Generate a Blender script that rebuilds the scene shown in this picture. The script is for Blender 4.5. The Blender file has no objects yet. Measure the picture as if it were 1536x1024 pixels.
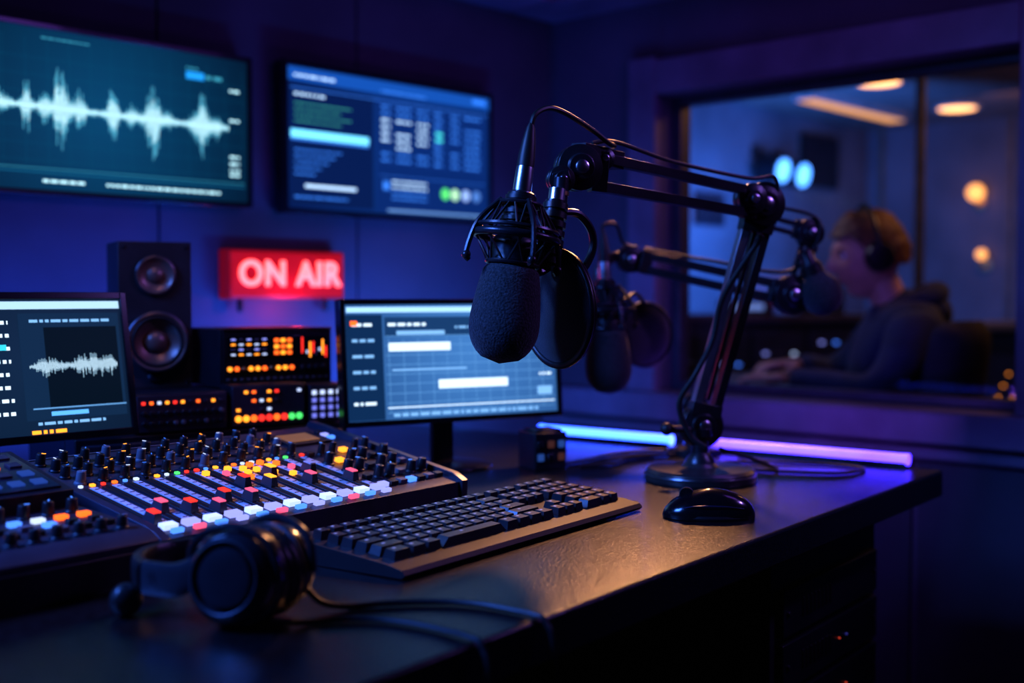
import bpy, bmesh, math, random
from mathutils import Vector, Matrix, noise
random.seed(7)
V=Vector
scene=bpy.context.scene
COL=scene.collection
rad=math.radians

# ------------------------------------------------------------------ materials
_m={}
def mat(name,base=(.02,.02,.025),rough=.5,metal=0.,em=None,es=0.,bump=0.,bscale=200.,var=.25,vscale=15.,coat=0.,sheen=0.,spec=None):
    if name in _m: return _m[name]
    m=bpy.data.materials.new(name); m.use_nodes=True
    nt=m.node_tree; b=nt.nodes['Principled BSDF']
    b.inputs['Roughness'].default_value=rough
    b.inputs['Metallic'].default_value=metal
    if spec is not None: b.inputs['Specular IOR Level'].default_value=spec
    if coat: b.inputs['Coat Weight'].default_value=coat
    if sheen: b.inputs['Sheen Weight'].default_value=sheen
    tc=nt.nodes.new('ShaderNodeTexCoord')
    n=nt.nodes.new('ShaderNodeTexNoise'); n.inputs['Scale'].default_value=vscale; n.inputs['Detail'].default_value=4
    nt.links.new(tc.outputs['Object'],n.inputs['Vector'])
    r=nt.nodes.new('ShaderNodeValToRGB')
    r.color_ramp.elements[0].position=.3; r.color_ramp.elements[1].position=.7
    r.color_ramp.elements[0].color=tuple(c*(1-var) for c in base)+(1,)
    r.color_ramp.elements[1].color=tuple(min(1,c*(1+var)) for c in base)+(1,)
    nt.links.new(n.outputs['Fac'],r.inputs['Fac']); nt.links.new(r.outputs['Color'],b.inputs['Base Color'])
    if bump:
        n2=nt.nodes.new('ShaderNodeTexNoise'); n2.inputs['Scale'].default_value=bscale; n2.inputs['Detail'].default_value=3
        nt.links.new(tc.outputs['Object'],n2.inputs['Vector'])
        bp=nt.nodes.new('ShaderNodeBump'); bp.inputs['Strength'].default_value=bump; bp.inputs['Distance'].default_value=.002
        nt.links.new(n2.outputs['Fac'],bp.inputs['Height']); nt.links.new(bp.outputs['Normal'],b.inputs['Normal'])
    if em:
        b.inputs['Emission Color'].default_value=tuple(em)+(1,)
        b.inputs['Emission Strength'].default_value=es
    _m[name]=m; return m
def E(r,g,b,s=1.):
    return mat('glow_%.3f_%.3f_%.3f_%.2f'%(r,g,b,s),(.004,.004,.004),.5,0,(r,g,b),s,spec=.05)
def screenmat(name,c0,c1,cx=0,cz=0,rad_=.3):
    m=bpy.data.materials.new(name); m.use_nodes=True; nt=m.node_tree; b=nt.nodes['Principled BSDF']
    b.inputs['Base Color'].default_value=(.003,.003,.003,1); b.inputs['Roughness'].default_value=.4; b.inputs['Specular IOR Level'].default_value=.08
    tc=nt.nodes.new('ShaderNodeTexCoord'); mp=nt.nodes.new('ShaderNodeMapping')
    mp.inputs['Location'].default_value=(-cx/rad_,0,-cz/rad_); mp.inputs['Scale'].default_value=(1/rad_,0,1/rad_)
    g=nt.nodes.new('ShaderNodeTexGradient'); g.gradient_type='SPHERICAL'
    r=nt.nodes.new('ShaderNodeValToRGB'); r.color_ramp.elements[0].color=tuple(c0)+(1,); r.color_ramp.elements[1].color=tuple(c1)+(1,)
    nt.links.new(tc.outputs['Object'],mp.inputs['Vector']); nt.links.new(mp.outputs['Vector'],g.inputs['Vector'])
    nt.links.new(g.outputs['Fac'],r.inputs['Fac']); nt.links.new(r.outputs['Color'],b.inputs['Emission Color'])
    b.inputs['Emission Strength'].default_value=1.
    return m

BLK=mat('black_plastic',(.012,.012,.016),.38,bump=.15,bscale=900)
BLKG=mat('black_gloss_plastic',(.010,.010,.013),.2,coat=.4)
DMET=mat('dark_powder_coated_metal',(.035,.035,.044),.30,.5,bump=.1,bscale=800)
CHROME=mat('brushed_steel',(.6,.6,.65),.28,1.)
GOLD=mat('brass_ring',(.6,.42,.18),.3,1.)
GREY=mat('grey_plastic',(.12,.12,.14),.5)
RUB=mat('black_rubber',(.014,.014,.016),.5)
FOAM=mat('acoustic_foam',(.024,.025,.031),.9,bump=1.,bscale=330,var=.95,vscale=420,sheen=.15)
LEATH=mat('black_leatherette',(.02,.018,.02),.34,bump=.5,bscale=160)
PANEL=mat('console_panel',(.05,.05,.072),.36,.3,bump=.1,bscale=700)
PANEL2=mat('console_panel_dark',(.014,.015,.023),.4,.2)

# ------------------------------------------------------------------ mesh builder
class B:
    def __init__(s): s.bm=bmesh.new(); s.mats=[]; s.T=Matrix.Identity(4)
    def mi(s,m):
        if m not in s.mats: s.mats.append(m)
        return s.mats.index(m)
    def _fin(s,verts,m):
        i=s.mi(m); fs=set()
        for v in verts:
            for f in v.link_faces: fs.add(f)
        for f in fs: f.material_index=i; f.smooth=True
        return verts
    def box(s,c,d,m,rot=None,taper=None):
        M=s.T@Matrix.Translation(V(c))@(rot if rot else Matrix.Identity(4))
        vs=bmesh.ops.create_cube(s.bm,size=1.)['verts']
        for v in vs:
            t=1.
            if taper and v.co.z>0: t=taper
            v.co=M@V((v.co.x*d[0]*t,v.co.y*d[1]*t,v.co.z*d[2]))
        return s._fin(vs,m)
    def cyl(s,p0,p1,r0,m,r1=None,seg=20,cap=True):
        p0=V(p0);p1=V(p1); d=p1-p0; r1=r0 if r1 is None else r1
        q=d.to_track_quat('Z','Y').to_matrix().to_4x4()
        M=s.T@Matrix.Translation((p0+p1)/2)@q
        vs=bmesh.ops.create_cone(s.bm,cap_ends=cap,segments=seg,radius1=r0,radius2=r1,depth=d.length,matrix=M)['verts']
        return s._fin(vs,m)
    def sph(s,c,r,m,rot=None,u=20,v=14):
        if not hasattr(r,'__len__'): r=(r,r,r)
        M=s.T@Matrix.Translation(V(c))@(rot if rot else Matrix.Identity(4))@Matrix.Diagonal((r[0],r[1],r[2],1))
        vs=bmesh.ops.create_uvsphere(s.bm,u_segments=u,v_segments=v,radius=1.,matrix=M)['verts']
        return s._fin(vs,m)
    def lathe(s,prof,m,p=(0,0,0),axis=(0,0,1),seg=32):
        q=V(axis).to_track_quat('Z','Y').to_matrix().to_4x4()
        M=s.T@Matrix.Translation(V(p))@q
        rings=[]
        for (r,z) in prof:
            if r<1e-5: rings.append([s.bm.verts.new(M@V((0,0,z)))])
            else: rings.append([s.bm.verts.new(M@V((r*math.cos(2*math.pi*k/seg),r*math.sin(2*math.pi*k/seg),z))) for k in range(seg)])
        al=[v for rr in rings for v in rr]
        for a,b in zip(rings,rings[1:]):
            for k in range(seg):
                k2=(k+1)%seg
                if len(a)==1 and len(b)==1: continue
                if len(a)==1: s.bm.faces.new((a[0],b[k2],b[k]))
                elif len(b)==1: s.bm.faces.new((a[k],a[k2],b[0]))
                else: s.bm.faces.new((a[k],a[k2],b[k2],b[k]))
        return s._fin(al,m)
    def tube(s,pts,r,m,seg=8,sub=8,closed=False):
        P=[V(p) for p in pts]; n=len(P); path=[]
        if sub>1 and n>2:
            rng=n if closed else n-1
            for i in range(rng):
                a=P[(i-1)%n] if (closed or i>0) else P[0]*2-P[1]
                b=P[i]; c=P[(i+1)%n]
                d=P[(i+2)%n] if (closed or i<n-2) else P[-1]*2-P[-2]
                for k in range(sub):
                    t=k/sub
                    path.append(.5*((2*b)+(c-a)*t+(2*a-5*b+4*c-d)*t*t+(3*b-a-3*c+d)*t**3))
            if not closed: path.append(P[-1])
        else: path=P
        N=len(path); rings=[]; up=None
        for i,p in enumerate(path):
            if closed: t=(path[(i+1)%N]-path[i-1])
            else: t=path[min(i+1,N-1)]-path[max(i-1,0)]
            t.normalize()
            if up is None: up=t.orthogonal().normalized()
            up=(up-t*up.dot(t)); 
            if up.length<1e-6: up=t.orthogonal()
            up.normalize(); w=t.cross(up)
            rings.append([s.bm.verts.new(s.T@(p+(up*math.cos(2*math.pi*k/seg)+w*math.sin(2*math.pi*k/seg))*r)) for k in range(seg)])
        for i in range(N if closed else N-1):
            a=rings[i]; b=rings[(i+1)%N]
            for k in range(seg):
                k2=(k+1)%seg; s.bm.faces.new((a[k],a[k2],b[k2],b[k]))
        if not closed:
            s.bm.faces.new(rings[0][::-1]); s.bm.faces.new(rings[-1])
        return s._fin([v for q in rings for v in q],m)
    def torus(s,c,axis,R,r,m,seg=40,ts=10,a0=0,a1=360):
        q=V(axis).to_track_quat('Z','Y').to_matrix()
        c=V(c); full=(a1-a0)>=360; n=seg
        pts=[c+q@V((R*math.cos(rad(a0+(a1-a0)*k/n)),R*math.sin(rad(a0+(a1-a0)*k/n)),0)) for k in range(n if full else n+1)]
        return s.tube(pts,r,m,seg=ts,sub=1,closed=full)
    def quad(s,pts,m):
        vs=[s.bm.verts.new(s.T@V(p)) for p in pts]; s.bm.faces.new(vs); return s._fin(vs,m)
    def scr(s,x0,z0,x1,z1,m,y=-.001):      # flat rectangle on a display facing -y
        return s.quad([(x0,y,z0),(x1,y,z0),(x1,y,z1),(x0,y,z1)],m)
    def prism(s,prof,x0,x1,m):             # yz profile extruded in x
        a=[s.bm.verts.new(s.T@V((x0,y,z))) for y,z in prof]; b=[s.bm.verts.new(s.T@V((x1,y,z))) for y,z in prof]
        n=len(prof); s.bm.faces.new(a[::-1]); s.bm.faces.new(b)
        for i in range(n): s.bm.faces.new((a[i],a[(i+1)%n],b[(i+1)%n],b[i]))
        return s._fin(a+b,m)
    def done(s,name,loc=(0,0,0),rz=0.,bevel=0.,parent=None,rot=None,ang=38):
        bm=s.bm
        bmesh.ops.recalc_face_normals(bm,faces=[f for f in bm.faces if any(len(e.link_faces)>1 for e in f.edges)])
        for e in bm.edges:
            if len(e.link_faces)==2 and e.calc_face_angle(0)>rad(ang): e.smooth=False
        me=bpy.data.meshes.new(name); bm.to_mesh(me); bm.free()
        for m in s.mats: me.materials.append(m)
        o=bpy.data.objects.new(name,me); COL.objects.link(o)
        o.location=loc; o.rotation_euler=rot if rot else (0,0,rad(rz))
        if bevel:
            md=o.modifiers.new('bevel','BEVEL'); md.width=bevel; md.segments=2; md.limit_method='ANGLE'; md.angle_limit=rad(40)
        if parent: o.parent=parent
        return o
def empty(name,loc=(0,0,0),rz=0):
    o=bpy.data.objects.new(name,None); COL.objects.link(o); o.location=loc; o.rotation_euler=(0,0,rad(rz)); o.empty_display_size=.05; return o
def RX(a): return Matrix.Rotation(rad(a),4,'X')
def RZ(a): return Matrix.Rotation(rad(a),4,'Z')

# ------------------------------------------------------------------ room shell
WALLM=mat('painted_acoustic_wall',(.080,.068,.100),.7,bump=.4,bscale=60,var=.25,vscale=3)
WALLD=mat('dark_wall_panel',(.04,.038,.06),.6,bump=.3,bscale=80,vscale=4)
TRIM=mat('window_casing_paint',(.15,.12,.18),.42,bump=.15,bscale=90,vscale=6)
FLOORM=mat('dark_carpet',(.02,.02,.03),.9,bump=.6,bscale=300)
CEILM=mat('ceiling_paint',(.03,.028,.045),.8)
CRW=mat('control_room_wall',(.13,.115,.12),.75,var=.35,vscale=2)
CRC=mat('control_room_ceiling',(.20,.15,.12),.8)
b=B(); b.box((2.5,1.6,-.03),(10.2,6.6,.06),FLOORM); b.done('floor')
b=B(); b.box((.06,.0,2.13),(5.36,4.9,.06),CEILM); b.done('ceiling')
b=B()
b.box((.05,2.38,1.05),(5.26,.1,2.1),WALLM)
for k in range(9):
    b.box((-2.2+k*.55,2.326,1.05),(.545,.012,2.08),WALLM)
b.done('wall_back',bevel=.001)
b=B(); b.box((-2.63,0,1.05),(.1,4.66,2.1),WALLM); b.done('wall_left')
b=B(); b.box((.05,-2.38,1.05),(5.26,.1,2.1),WALLM); b.done('wall_front')
b=B(); X0=2.66;X1=2.78;xm=(X0+X1)/2;th=X1-X0
y0,y1,z0,z1=.97,1.93,.79,1.589
b.box((xm,(-2.43+y0)/2,1.05),(th,y0+2.43,2.1),WALLM)
b.box((xm,(y1+3.6)/2,1.05),(th,3.6-y1,2.1),WALLM)
b.box((xm,(y0+y1)/2,z0/2),(th,y1-y0,z0),WALLM)
b.box((xm,(y0+y1)/2,(z1+2.1)/2),(th,y1-y0,2.1-z1),WALLM)
for k in range(8):
    b.box((X0-.006,-2.1+k*.6,.34),(.012,.585,.66),WALLD)
b.done('wall_right',bevel=.002)
b=B()
b.box((X0-.015,y1+.045,(z0+z1)/2+.03),(.03,.09,z1-z0+.14),TRIM)
b.box((X0-.015,y0-.045,(z0+z1)/2+.03),(.03,.09,z1-z0+.14),TRIM)
b.box((X0-.015,(y0+y1)/2,z1+.045),(.03,y1-y0,.09),TRIM)
WFD=mat('window_frame_dark',(.03,.028,.045),.4)
for yy,s in ((y1-.012,1),(y0+.012,-1)): b.box((X1-.04,yy,(z0+z1)/2),(.05,.024,z1-z0),WFD)
b.box((X1-.04,(y0+y1)/2,z1-.012),(.05,y1-y0-.048,.024),WFD)
b.box((X1-.04,(y0+y1)/2,z0+.012),(.05,y1-y0-.048,.024),WFD)
gm=bpy.data.materials.new('window_glass'); gm.use_nodes=True; nt=gm.node_tree; nt.nodes.clear()
o_=nt.nodes.new('ShaderNodeOutputMaterial'); tr=nt.nodes.new('ShaderNodeBsdfTransparent'); gl=nt.nodes.new('ShaderNodeBsdfGlossy'); mx=nt.nodes.new('ShaderNodeMixShader'); fr=nt.nodes.new('ShaderNodeFresnel')
tr.inputs[0].default_value=(.90,.92,.97,1); gl.inputs['Roughness'].default_value=.05; fr.inputs[0].default_value=1.2
nt.links.new(fr.outputs[0],mx.inputs[0]); nt.links.new(tr.outputs[0],mx.inputs[1]); nt.links.new(gl.outputs[0],mx.inputs[2]); nt.links.new(mx.outputs[0],o_.inputs[0])
b.quad([(X1-.04,y0+.02,z0+.02),(X1-.04,y1-.02,z0+.02),(X1-.04,y1-.02,z1-.02),(X1-.04,y0+.02,z1-.02)],gm)
b.done('window_1',bevel=.003)
b=B()
b.box((X0-.035,.95,z0-.037),(.09,2.76,.075),TRIM)
b.box((X0-.02,.95,z0-.10),(.04,2.76,.03),TRIM)
b.done('trim_1',bevel=.006)
b=B()
b.box((X0-.09,0,1.975),(.18,4.64,.25),CEILM); b.box((-.02,2.24,1.975),(5.0,.16,.25),CEILM)
b.box((X0-.095,0,1.845),(.19,4.64,.012),TRIM); b.box((-.02,2.235,1.845),(5.0,.17,.012),TRIM)
b.done('trim_2')
b=B(); b.box((.0,2.312,.06),(5.2,.016,.12),WALLD); b.done('baseboard_back')
b=B(); b.box((5.1,3.65,1.05),(4.76,.1,2.1),CRW); b.done('wall_control_left')
b=B(); b.box((7.25,1.35,1.05),(.1,4.5,2.1),CRW)
for k in range(6): b.box((7.19,-.5+k*.8,1.05),(.02,.03,2.1),mat('wood_batten',(.16,.10,.06),.5))
b.done('wall_control_back')
b=B(); b.box((5.0,-.95,1.05),(4.46,.1,2.1),CRW); b.done('wall_control_right')
b=B(); b.box((5.03,1.33,2.13),(4.54,4.74,.06),CRC); b.done('ceiling_control')

# ------------------------------------------------------------------ desk
DESK=mat('desk_laminate',(.008,.0075,.009),.27,bump=.40,bscale=260,var=.6,vscale=150,spec=.8)
DYAW=6.; DC=(2.0,.855)
def dk(u,v,z=0.):   # desk local -> world
    c,s=math.cos(rad(DYAW)),math.sin(rad(DYAW)); return (DC[0]+u*c-v*s, DC[1]+u*s+v*c, z)
b=B()
b.box((-1.25,.66,.7275),(2.5,1.32,.045),DESK)
CAB=mat('desk_cabinet_panel',(.018,.017,.024),.5)
b.box((-.018,.70,.3525),(.03,1.1,.705),CAB); b.box((-2.4,.66,.3525),(.03,1.2,.705),CAB)
b.box((-1.3,1.2,.40),(2.1,.02,.60),CAB)
b.box((-1.5,.10,.685),(1.8,.03,.04),CAB)
b.done('desk',(DC[0],DC[1],0),DYAW,bevel=.004)
b=B()
b.box((0,.0,.33),(.42,.6,.66),CAB)
for i,z in enumerate((.58,.5,.42,.30,.16)):
    b.box((0,-.305,z),(.38,.014,.07 if i<3 else .1),PANEL2)
    if i in (1,2):
        for k in range(2): b.box((.02+k*.03,-.314,z),(.003,.004,.003),E(1,.1,.05,.5) if (k+i)%2 else E(.1,.1,.6,.4))
    for k in (-1,1): b.cyl((k*.175,-.31,z),(k*.175,-.316,z),.004,DMET,seg=10)
    for k in range(8): b.box((-.12+k*.015,-.313,z),(.006,.003,.03),BLK)
b.done('equipment_rack_cabinet',dk(-.26,.40,0),DYAW,bevel=.002)

# ------------------------------------------------------------------ display helpers
def words(b,x,z,w,h,m,y=-.0016,gap=.35,lo=1.,hi=4.):
    cx=x
    while cx<x+w:
        ww=min(h*random.uniform(lo,hi),x+w-cx)
        if ww<h*.3: break
        b.scr(cx,z,cx+ww,z+h,m,y); cx+=ww+h*gap*2
def wave(b,x0,x1,zc,amps,m,m2,step,wd,y=-.0018,base=.004):
    x=x0
    while x<x1:
        e=base
        for (c,a,s) in amps: e+=a*math.exp(-((x-c)/s)**2)
        h=e*(.35+.65*random.random()); h2=e*(.3+.7*random.random())
        b.scr(x,zc-h2,x+wd,zc+h,m2,y); b.scr(x,zc-h2*.6,x+wd,zc+h*.6,m,y-.0003)
        x+=step
def bezel(b,w,h,t=.035,e=.012,m=BLKG,back=None):
    b.box((0,t/2+.0008,0),(w,t,h),m)
    for s in (-1,1):
        b.box((s*(w/2-e/2),-.001,0),(e,.006,h),m); b.box((0,-.001,s*(h/2-e/2)),(w-2*e,.006,e),m)

# ------------------------------------------------------------------ wall display: waveform
w,h=.72,.335; cx=1.586-w/2
b=B(); bezel(b,w,h,.03,.011); b.box((0,.04,0),(.2,.03,.2),DMET)
b.scr(-w/2+.011,-h/2+.011,w/2-.011,h/2-.011,screenmat('waveform_display',(.001,.012,.032),(.003,.060,.14),0,0,.40),0)
gl_=E(.004,.085,.16,1.)
for k in range(16): b.scr(-w/2+.02+k*.045,-h/2+.055,-w/2+.0205+k*.045,h/2-.03,gl_,-.001)
for k in range(7): b.scr(-w/2+.011,-.1+k*.033,w/2-.02,-.0995+k*.033,gl_,-.001)
cyn=E(.55,.90,1.,1.2); cyd=E(.12,.48,.66,1.); dim=E(.05,.30,.42,1.)
def tx(px): return 1.009+px*.00149-cx
amps=[(tx(-60),.03,.02),(tx(5),.022,.012),(tx(38),.055,.010),(tx(62),.03,.008),(tx(85),.080,.016),(tx(112),.035,.012),(tx(160),.055,.011),(tx(190),.02,.012),(tx(222),.080,.018),(tx(245),.02,.008),(tx(298),.075,.018),(tx(325),.025,.01)]
wave(b,-w/2+.02,tx(345),.005,amps,cyn,cyd,.0026,.0014,base=.010)
b.scr(-w/2+.011,.0042,tx(345),.0058,cyn,-.0012)
b.scr(-w/2+.011,-h/2+.052,w/2-.02,-h/2+.0533,dim,-.0015)
b.scr(-w/2+.011,-h/2+.044,w/2-.02,-h/2+.046,E(.01,.14,.26,1),-.0015)
words(b,tx(60),-h/2+.026,.09,.005,cyn); words(b,tx(150),-h/2+.026,.27,.005,cyn); words(b,tx(60),h/2-.03,.1,.003,dim)
b.scr(tx(275),h/2-.066,tx(305),h/2-.05,E(.02,.32,.85,1.),-.0016)
words(b,tx(308),h/2-.062,.045,.008,dim); words(b,tx(275),h/2-.045,.03,.004,dim)
for z in (.085,.02,-.06,-.075,-.09,-.10): words(b,tx(348),z,.025,.005,cyn)
b.done('wall_mounted_display',(cx,2.28,1.412),0,bevel=.0015)
# ------------------------------------------------------------------ wall display: program interface
w,h=.69,.352; cx=2.018
b=B(); bezel(b,w,h,.03,.011); b.box((0,.04,0),(.2,.03,.2),DMET)
b.scr(-w/2+.011,-h/2+.011,w/2-.011,h/2-.011,screenmat('program_display',(.002,.012,.075),(.006,.042,.20),.05,0,.42),0)
wh=E(.50,.72,1.,1.15); bl=E(.05,.22,.80,1); bld=E(.015,.07,.32,1); cy2=E(.18,.66,1.,1.3); gr=E(.05,.30,.25,1)
b.scr(-w/2+.011,h/2-.045,w/2-.011,h/2-.013,E(.010,.085,.38,1),-.001)
words(b,-w/2+.03,h/2-.035,.12,.006,wh); words(b,-.05,h/2-.04,.15,.005,bl); b.scr(.27,h/2-.033,.32,h/2-.02,E(.04,.22,.9,1),-.0014)
b.scr(-w/2+.02,-h/2+.02,-.075,h/2-.055,E(.003,.015,.08,1),-.0009); b.scr(-.065,-h/2+.02,w/2-.02,h/2-.055,E(.004,.026,.14,1),-.0009)
b.scr(-w/2+.02,h/2-.062,w/2-.02,h/2-.060,bl,-.0013)
words(b,-w/2+.03,h/2-.078,.09,.006,wh)
for k in range(4): words(b,-w/2+.03,h/2-.098-k*.014,.17-.03*(k%2),.004,gr)
b.scr(-w/2+.02,.0,-.09,.019,cy2,-.0015); b.scr(-w/2+.02,-.006,-.09,-.001,bl,-.0015)
for k in range(5): words(b,-w/2+.03,-.03-k*.014,.14-.02*k,.004,bl)
b.scr(-w/2+.06,-.115,-.13,-.107,wh,-.0015); words(b,-w/2+.03,-.140,.16,.005,bl)
for k in range(9):
    z=h/2-.078-k*.0165
    b.scr(-.06,z-.004,w/2-.03,z-.0034,bld,-.0012)
    for c_,(x,ww) in enumerate(((-.05,.03),(.0,.05),(.07,.04),(.13,.03),(.19,.03),(.24,.06))):
        if random.random()<.9: words(b,x,z,ww,.006,wh if c_ in(0,1,2) and 1<k<7 else bl)
for k in (3,4): b.scr(.135,h/2-.08-k*.0165,.16,h/2-.072-k*.0165,E(.1,.8,.9,1),-.002)
b.scr(-.055,-.07,w/2-.03,-.069,bl,-.0014)
b.scr(-.045,-.105,-.023,-.083,bl,-.0015)
for k in range(4): words(b,-.015,-.085-k*.014,.12,.005,wh if k<2 else bl)
for x,c_ in ((.17,E(.12,.75,.2,1.)),(.205,E(.45,.8,.5,1)),(.245,E(.3,.45,.85,1)),(.285,E(.08,.2,.55,1))):
    b.cyl((x,-.0005,-.103),(x,-.0018,-.103),.0155,c_,seg=24)
b.scr(-.03,-.158,.3,-.152,E(.15,.3,.6,1),-.0016)
b.done('wall_mounted_display',(cx,2.28,1.416),0,bevel=.0015)

# ------------------------------------------------------------------ ON AIR sign
sg=empty('on_air_sign',(1.685,2.28,1.096))
b=B(); b.box((0,.02,0),(.325,.04,.112),mat('sign_housing',(.10,.008,.01),.35,em=(.5,.003,.006),es=.22))
b.box((0,-.002,0),(.316,.006,.103),mat('sign_red_acrylic',(.3,.01,.01),.3,em=(.75,.006,.014),es=.38))
for s in (-1,1): b.box((s*.12,.02,-.07),(.012,.012,.03),DMET)
b.done('housing',parent=sg,bevel=.004)
cu=bpy.data.curves.new('letters','FONT'); cu.body='ON AIR'; cu.size=.078; cu.align_x='CENTER'; cu.align_y='CENTER'; cu.extrude=.002; cu.offset=.0026; cu.space_character=1.10
to=bpy.data.objects.new('letters',cu); COL.objects.link(to); to.parent=sg; to.location=(.002,-.008,0); to.rotation_euler=(rad(90),0,0)
cu.materials.append(mat('sign_letters',(.8,.2,.15),.4,em=(1.,.10,.075),es=3.0))

# ------------------------------------------------------------------ equipment riser + rack + modules + speaker
RY=-12; RO=V((.97,1.70,0))
def rk(x,y,z=0):
    c,s=math.cos(rad(RY)),math.sin(rad(RY)); return (RO.x+x*c-y*s,RO.y+x*s+y*c,z)
b=B()
b.box((.13,.025,.79),(.46,.055,.08),PANEL2)
b.box((.13,.17,.82),(.46,.23,.14),PANEL2)
b.box((.13,-.004,.79),(.44,.004,.06),PANEL)
b.done('equipment_riser',(RO.x,RO.y,0),RY,bevel=.002)
amber=E(1.,.32,.03,1.7); orange=E(1.,.14,.02,1.6); redl=E(1.,.04,.03,1.3); greenl=E(.1,.9,.2,1.); whl=E(.55,.66,1.,1.05); bluel=E(.08,.25,1.,1.3); lav=E(.33,.36,1.,1.); pink=E(1.,.12,.26,1.)
b=B(); b.box((0,.08,0),(.205,.16,.098),PANEL2)
b.box((0,-.002,0),(.197,.006,.09),mat('rack_faceplate',(.02,.018,.025),.3,.4))
b.box((0,-.004,.049),(.2,.006,.003),mat('rack_trim',(.1,.08,.1),.3,.8))
b.box((.0,-.0055,.019),(.185,.002,.036),mat('rack_display_glass',(.006,.006,.01),.12))
for k in range(5):
    x=-.082+k*.014
    for j in range(4): b.box((x,-.007,.006+j*.0085),(.008,.002,.0028),[whl,GREY,amber,lav][(k*2+j)%4])
for k in range(3):
    for j in range(3): b.box((-.004+k*.012,-.007,.008+j*.0105),(.0085,.002,.0065),amber if (k+j)%2 else orange)
b.box((.044,-.007,.020),(.0028,.002,.028),redl)
for k in range(7): b.box((.053+k*.006,-.007,.008+.004*(k%3)),(.003,.002,.006+.007*((k*3)%4)),[whl,amber,redl,GREY][k%4])
for k in range(10): b.cyl((-.088+k*.0125,-.004,-.018),(-.088+k*.0125,-.009,-.018),.0040,[amber,orange,GOLD,amber][k%4],seg=12)
for k in range(4): b.cyl((.045+k*.013,-.004,-.018),(.045+k*.013,-.012,-.018),.0045,BLK,seg=12)
for k in range(16): b.box((-.09+k*.012,-.005,-.036),(.006,.002,.004),GREY)
b.done('audio_rack_unit',rk(.258,.06,.893+.05),RY,bevel=.0007)
def module(x,wd,ht,kind,yo=0):
    b=B(); b.box((0,.022,0),(wd,.044,ht),PANEL2); b.box((0,-.001,0),(wd-.004,.004,ht-.004),PANEL)
    if kind==0:
        for r_ in range(3):
            for k in range(11):
                x_=-wd/2+.012+k*(wd-.024)/10
                z_=ht/2-.014-r_*.016
                if r_==0: b.box((x_,-.004,z_),(.006,.003,.005),random.choice([amber,redl,whl,PANEL,orange,amber]))
                else: b.cyl((x_,-.003,z_),(x_,-.010,z_),.0038,BLK if random.random()<.7 else GREY,seg=10)
    elif kind==1:
        for r_ in range(4):
            for k in range(9):
                x_=-wd/2+.012+k*(wd-.024)/8; z_=ht/2-.012-r_*.0145
                if r_==3: c_=[amber,amber,orange,redl,redl,orange,redl,greenl,greenl][k]; b.cyl((x_,-.002,z_),(x_,-.006,z_),.0056,c_,seg=12)
                elif random.random()<.45: b.box((x_,-.004,z_),(.0068,.003,.0048),random.choice([amber,redl,orange,PANEL,whl]))
    else:
        for r_ in range(4):
            for k in range(4): b.box((-wd/2+.01+k*(wd-.02)/3,-.004,ht/2-.014-r_*.013),(.0078,.004,.0075),E(.17,.19,.7,1) if r_>0 else whl)
    b.done('rack_module',rk(x,yo,.832+ht/2),RY,bevel=.001)
module(.068,.150,.062,0); module(.215,.132,.07,1); module(.32,.066,.066,2)
# speaker
b=B(); sw,sh,sd=.122,.250,.12
b.box((0,sd/2,0),(sw,sd,sh),mat('speaker_cabinet',(.026,.025,.032),.45,bump=.2,bscale=300))
CONE=mat('speaker_cone',(.20,.13,.11),.36,.4); SR=mat('speaker_ring',(.14,.13,.15),.3,.8)
b.lathe([(.051,0),(.051,.006),(.047,.008),(.044,.004),(.033,-.006),(.020,-.012),(.018,-.006),(.011,-.001),(0,.001)],CONE,(0,-.012,-.045),(0,-1,0),40)
b.cyl((0,-.001,-.045),(0,-.013,-.045),.0515,SR,seg=40,cap=False)
b.torus((0,-.016,-.045),(0,1,0),.049,.0035,SR)
b.torus((0,-.016,-.045),(0,1,0),.041,.003,RUB)
b.lathe([(.033,0),(.033,.004),(.030,.005),(.023,-.001),(.013,-.002),(.012,.002),(.006,.005),(0,.006)],CONE,(0,-.003,.068),(0,-1,0),36)
b.torus((0,-.005,.068),(0,1,0),.032,.0025,SR)
for x,z in ((-.052,.116),(.052,.116),(-.052,-.116),(.052,-.116)): b.cyl((x,0,z),(x,-.002,z),.003,DMET,seg=10)
b.sph((0,-.001,-.107),(.016,.006,.009),mat('port_shadow',(.01,.01,.02),.3))
b.done('studio_monitor_speaker',rk(.082,.165,.8905+sh/2),-20,bevel=.006)

# ------------------------------------------------------------------ desktop monitors
def stand(b,zb,depth=.05):
    b.box((0,depth+.01,(zb)/2),(.04,.014,-zb),BLK); b.box((0,depth-.005,-.02),(.07,.03,.05),BLK)
    b.lathe([(0,0),(.085,0),(.085,.004),(.07,.009),(.02,.014),(0,.014)],BLKG,(0,depth,zb),(0,0,1),32)
w,h=.42,.210; zc=.938
mo=empty('computer_monitor',(1.437,1.472,zc),-17)
b=B(); bezel(b,w,h,.018,.009)
b.scr(-w/2+.009,-h/2+.009,w/2-.009,h/2-.009,screenmat('daw_display',(.020,.070,.20),(.06,.19,.46),.03,.02,.3),0)
wh=E(.66,.84,1.,1.15); l2=E(.22,.46,.82,1); dk_=E(.006,.030,.09,1.)
b.scr(-w/2+.012,h/2-.022,w/2-.012,h/2-.013,E(.38,.66,1.,1.05),-.001)
b.scr(-w/2+.01,-h/2+.01,-w/2+.075,h/2-.026,dk_,-.001)
b.scr(-w/2+.079,h/2-.062,w/2-.02,h/2-.03,E(.012,.050,.14,1),-.001)
words(b,-w/2+.085,h/2-.045,.07,.005,wh); words(b,.0,h/2-.05,.1,.004,l2)
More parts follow.
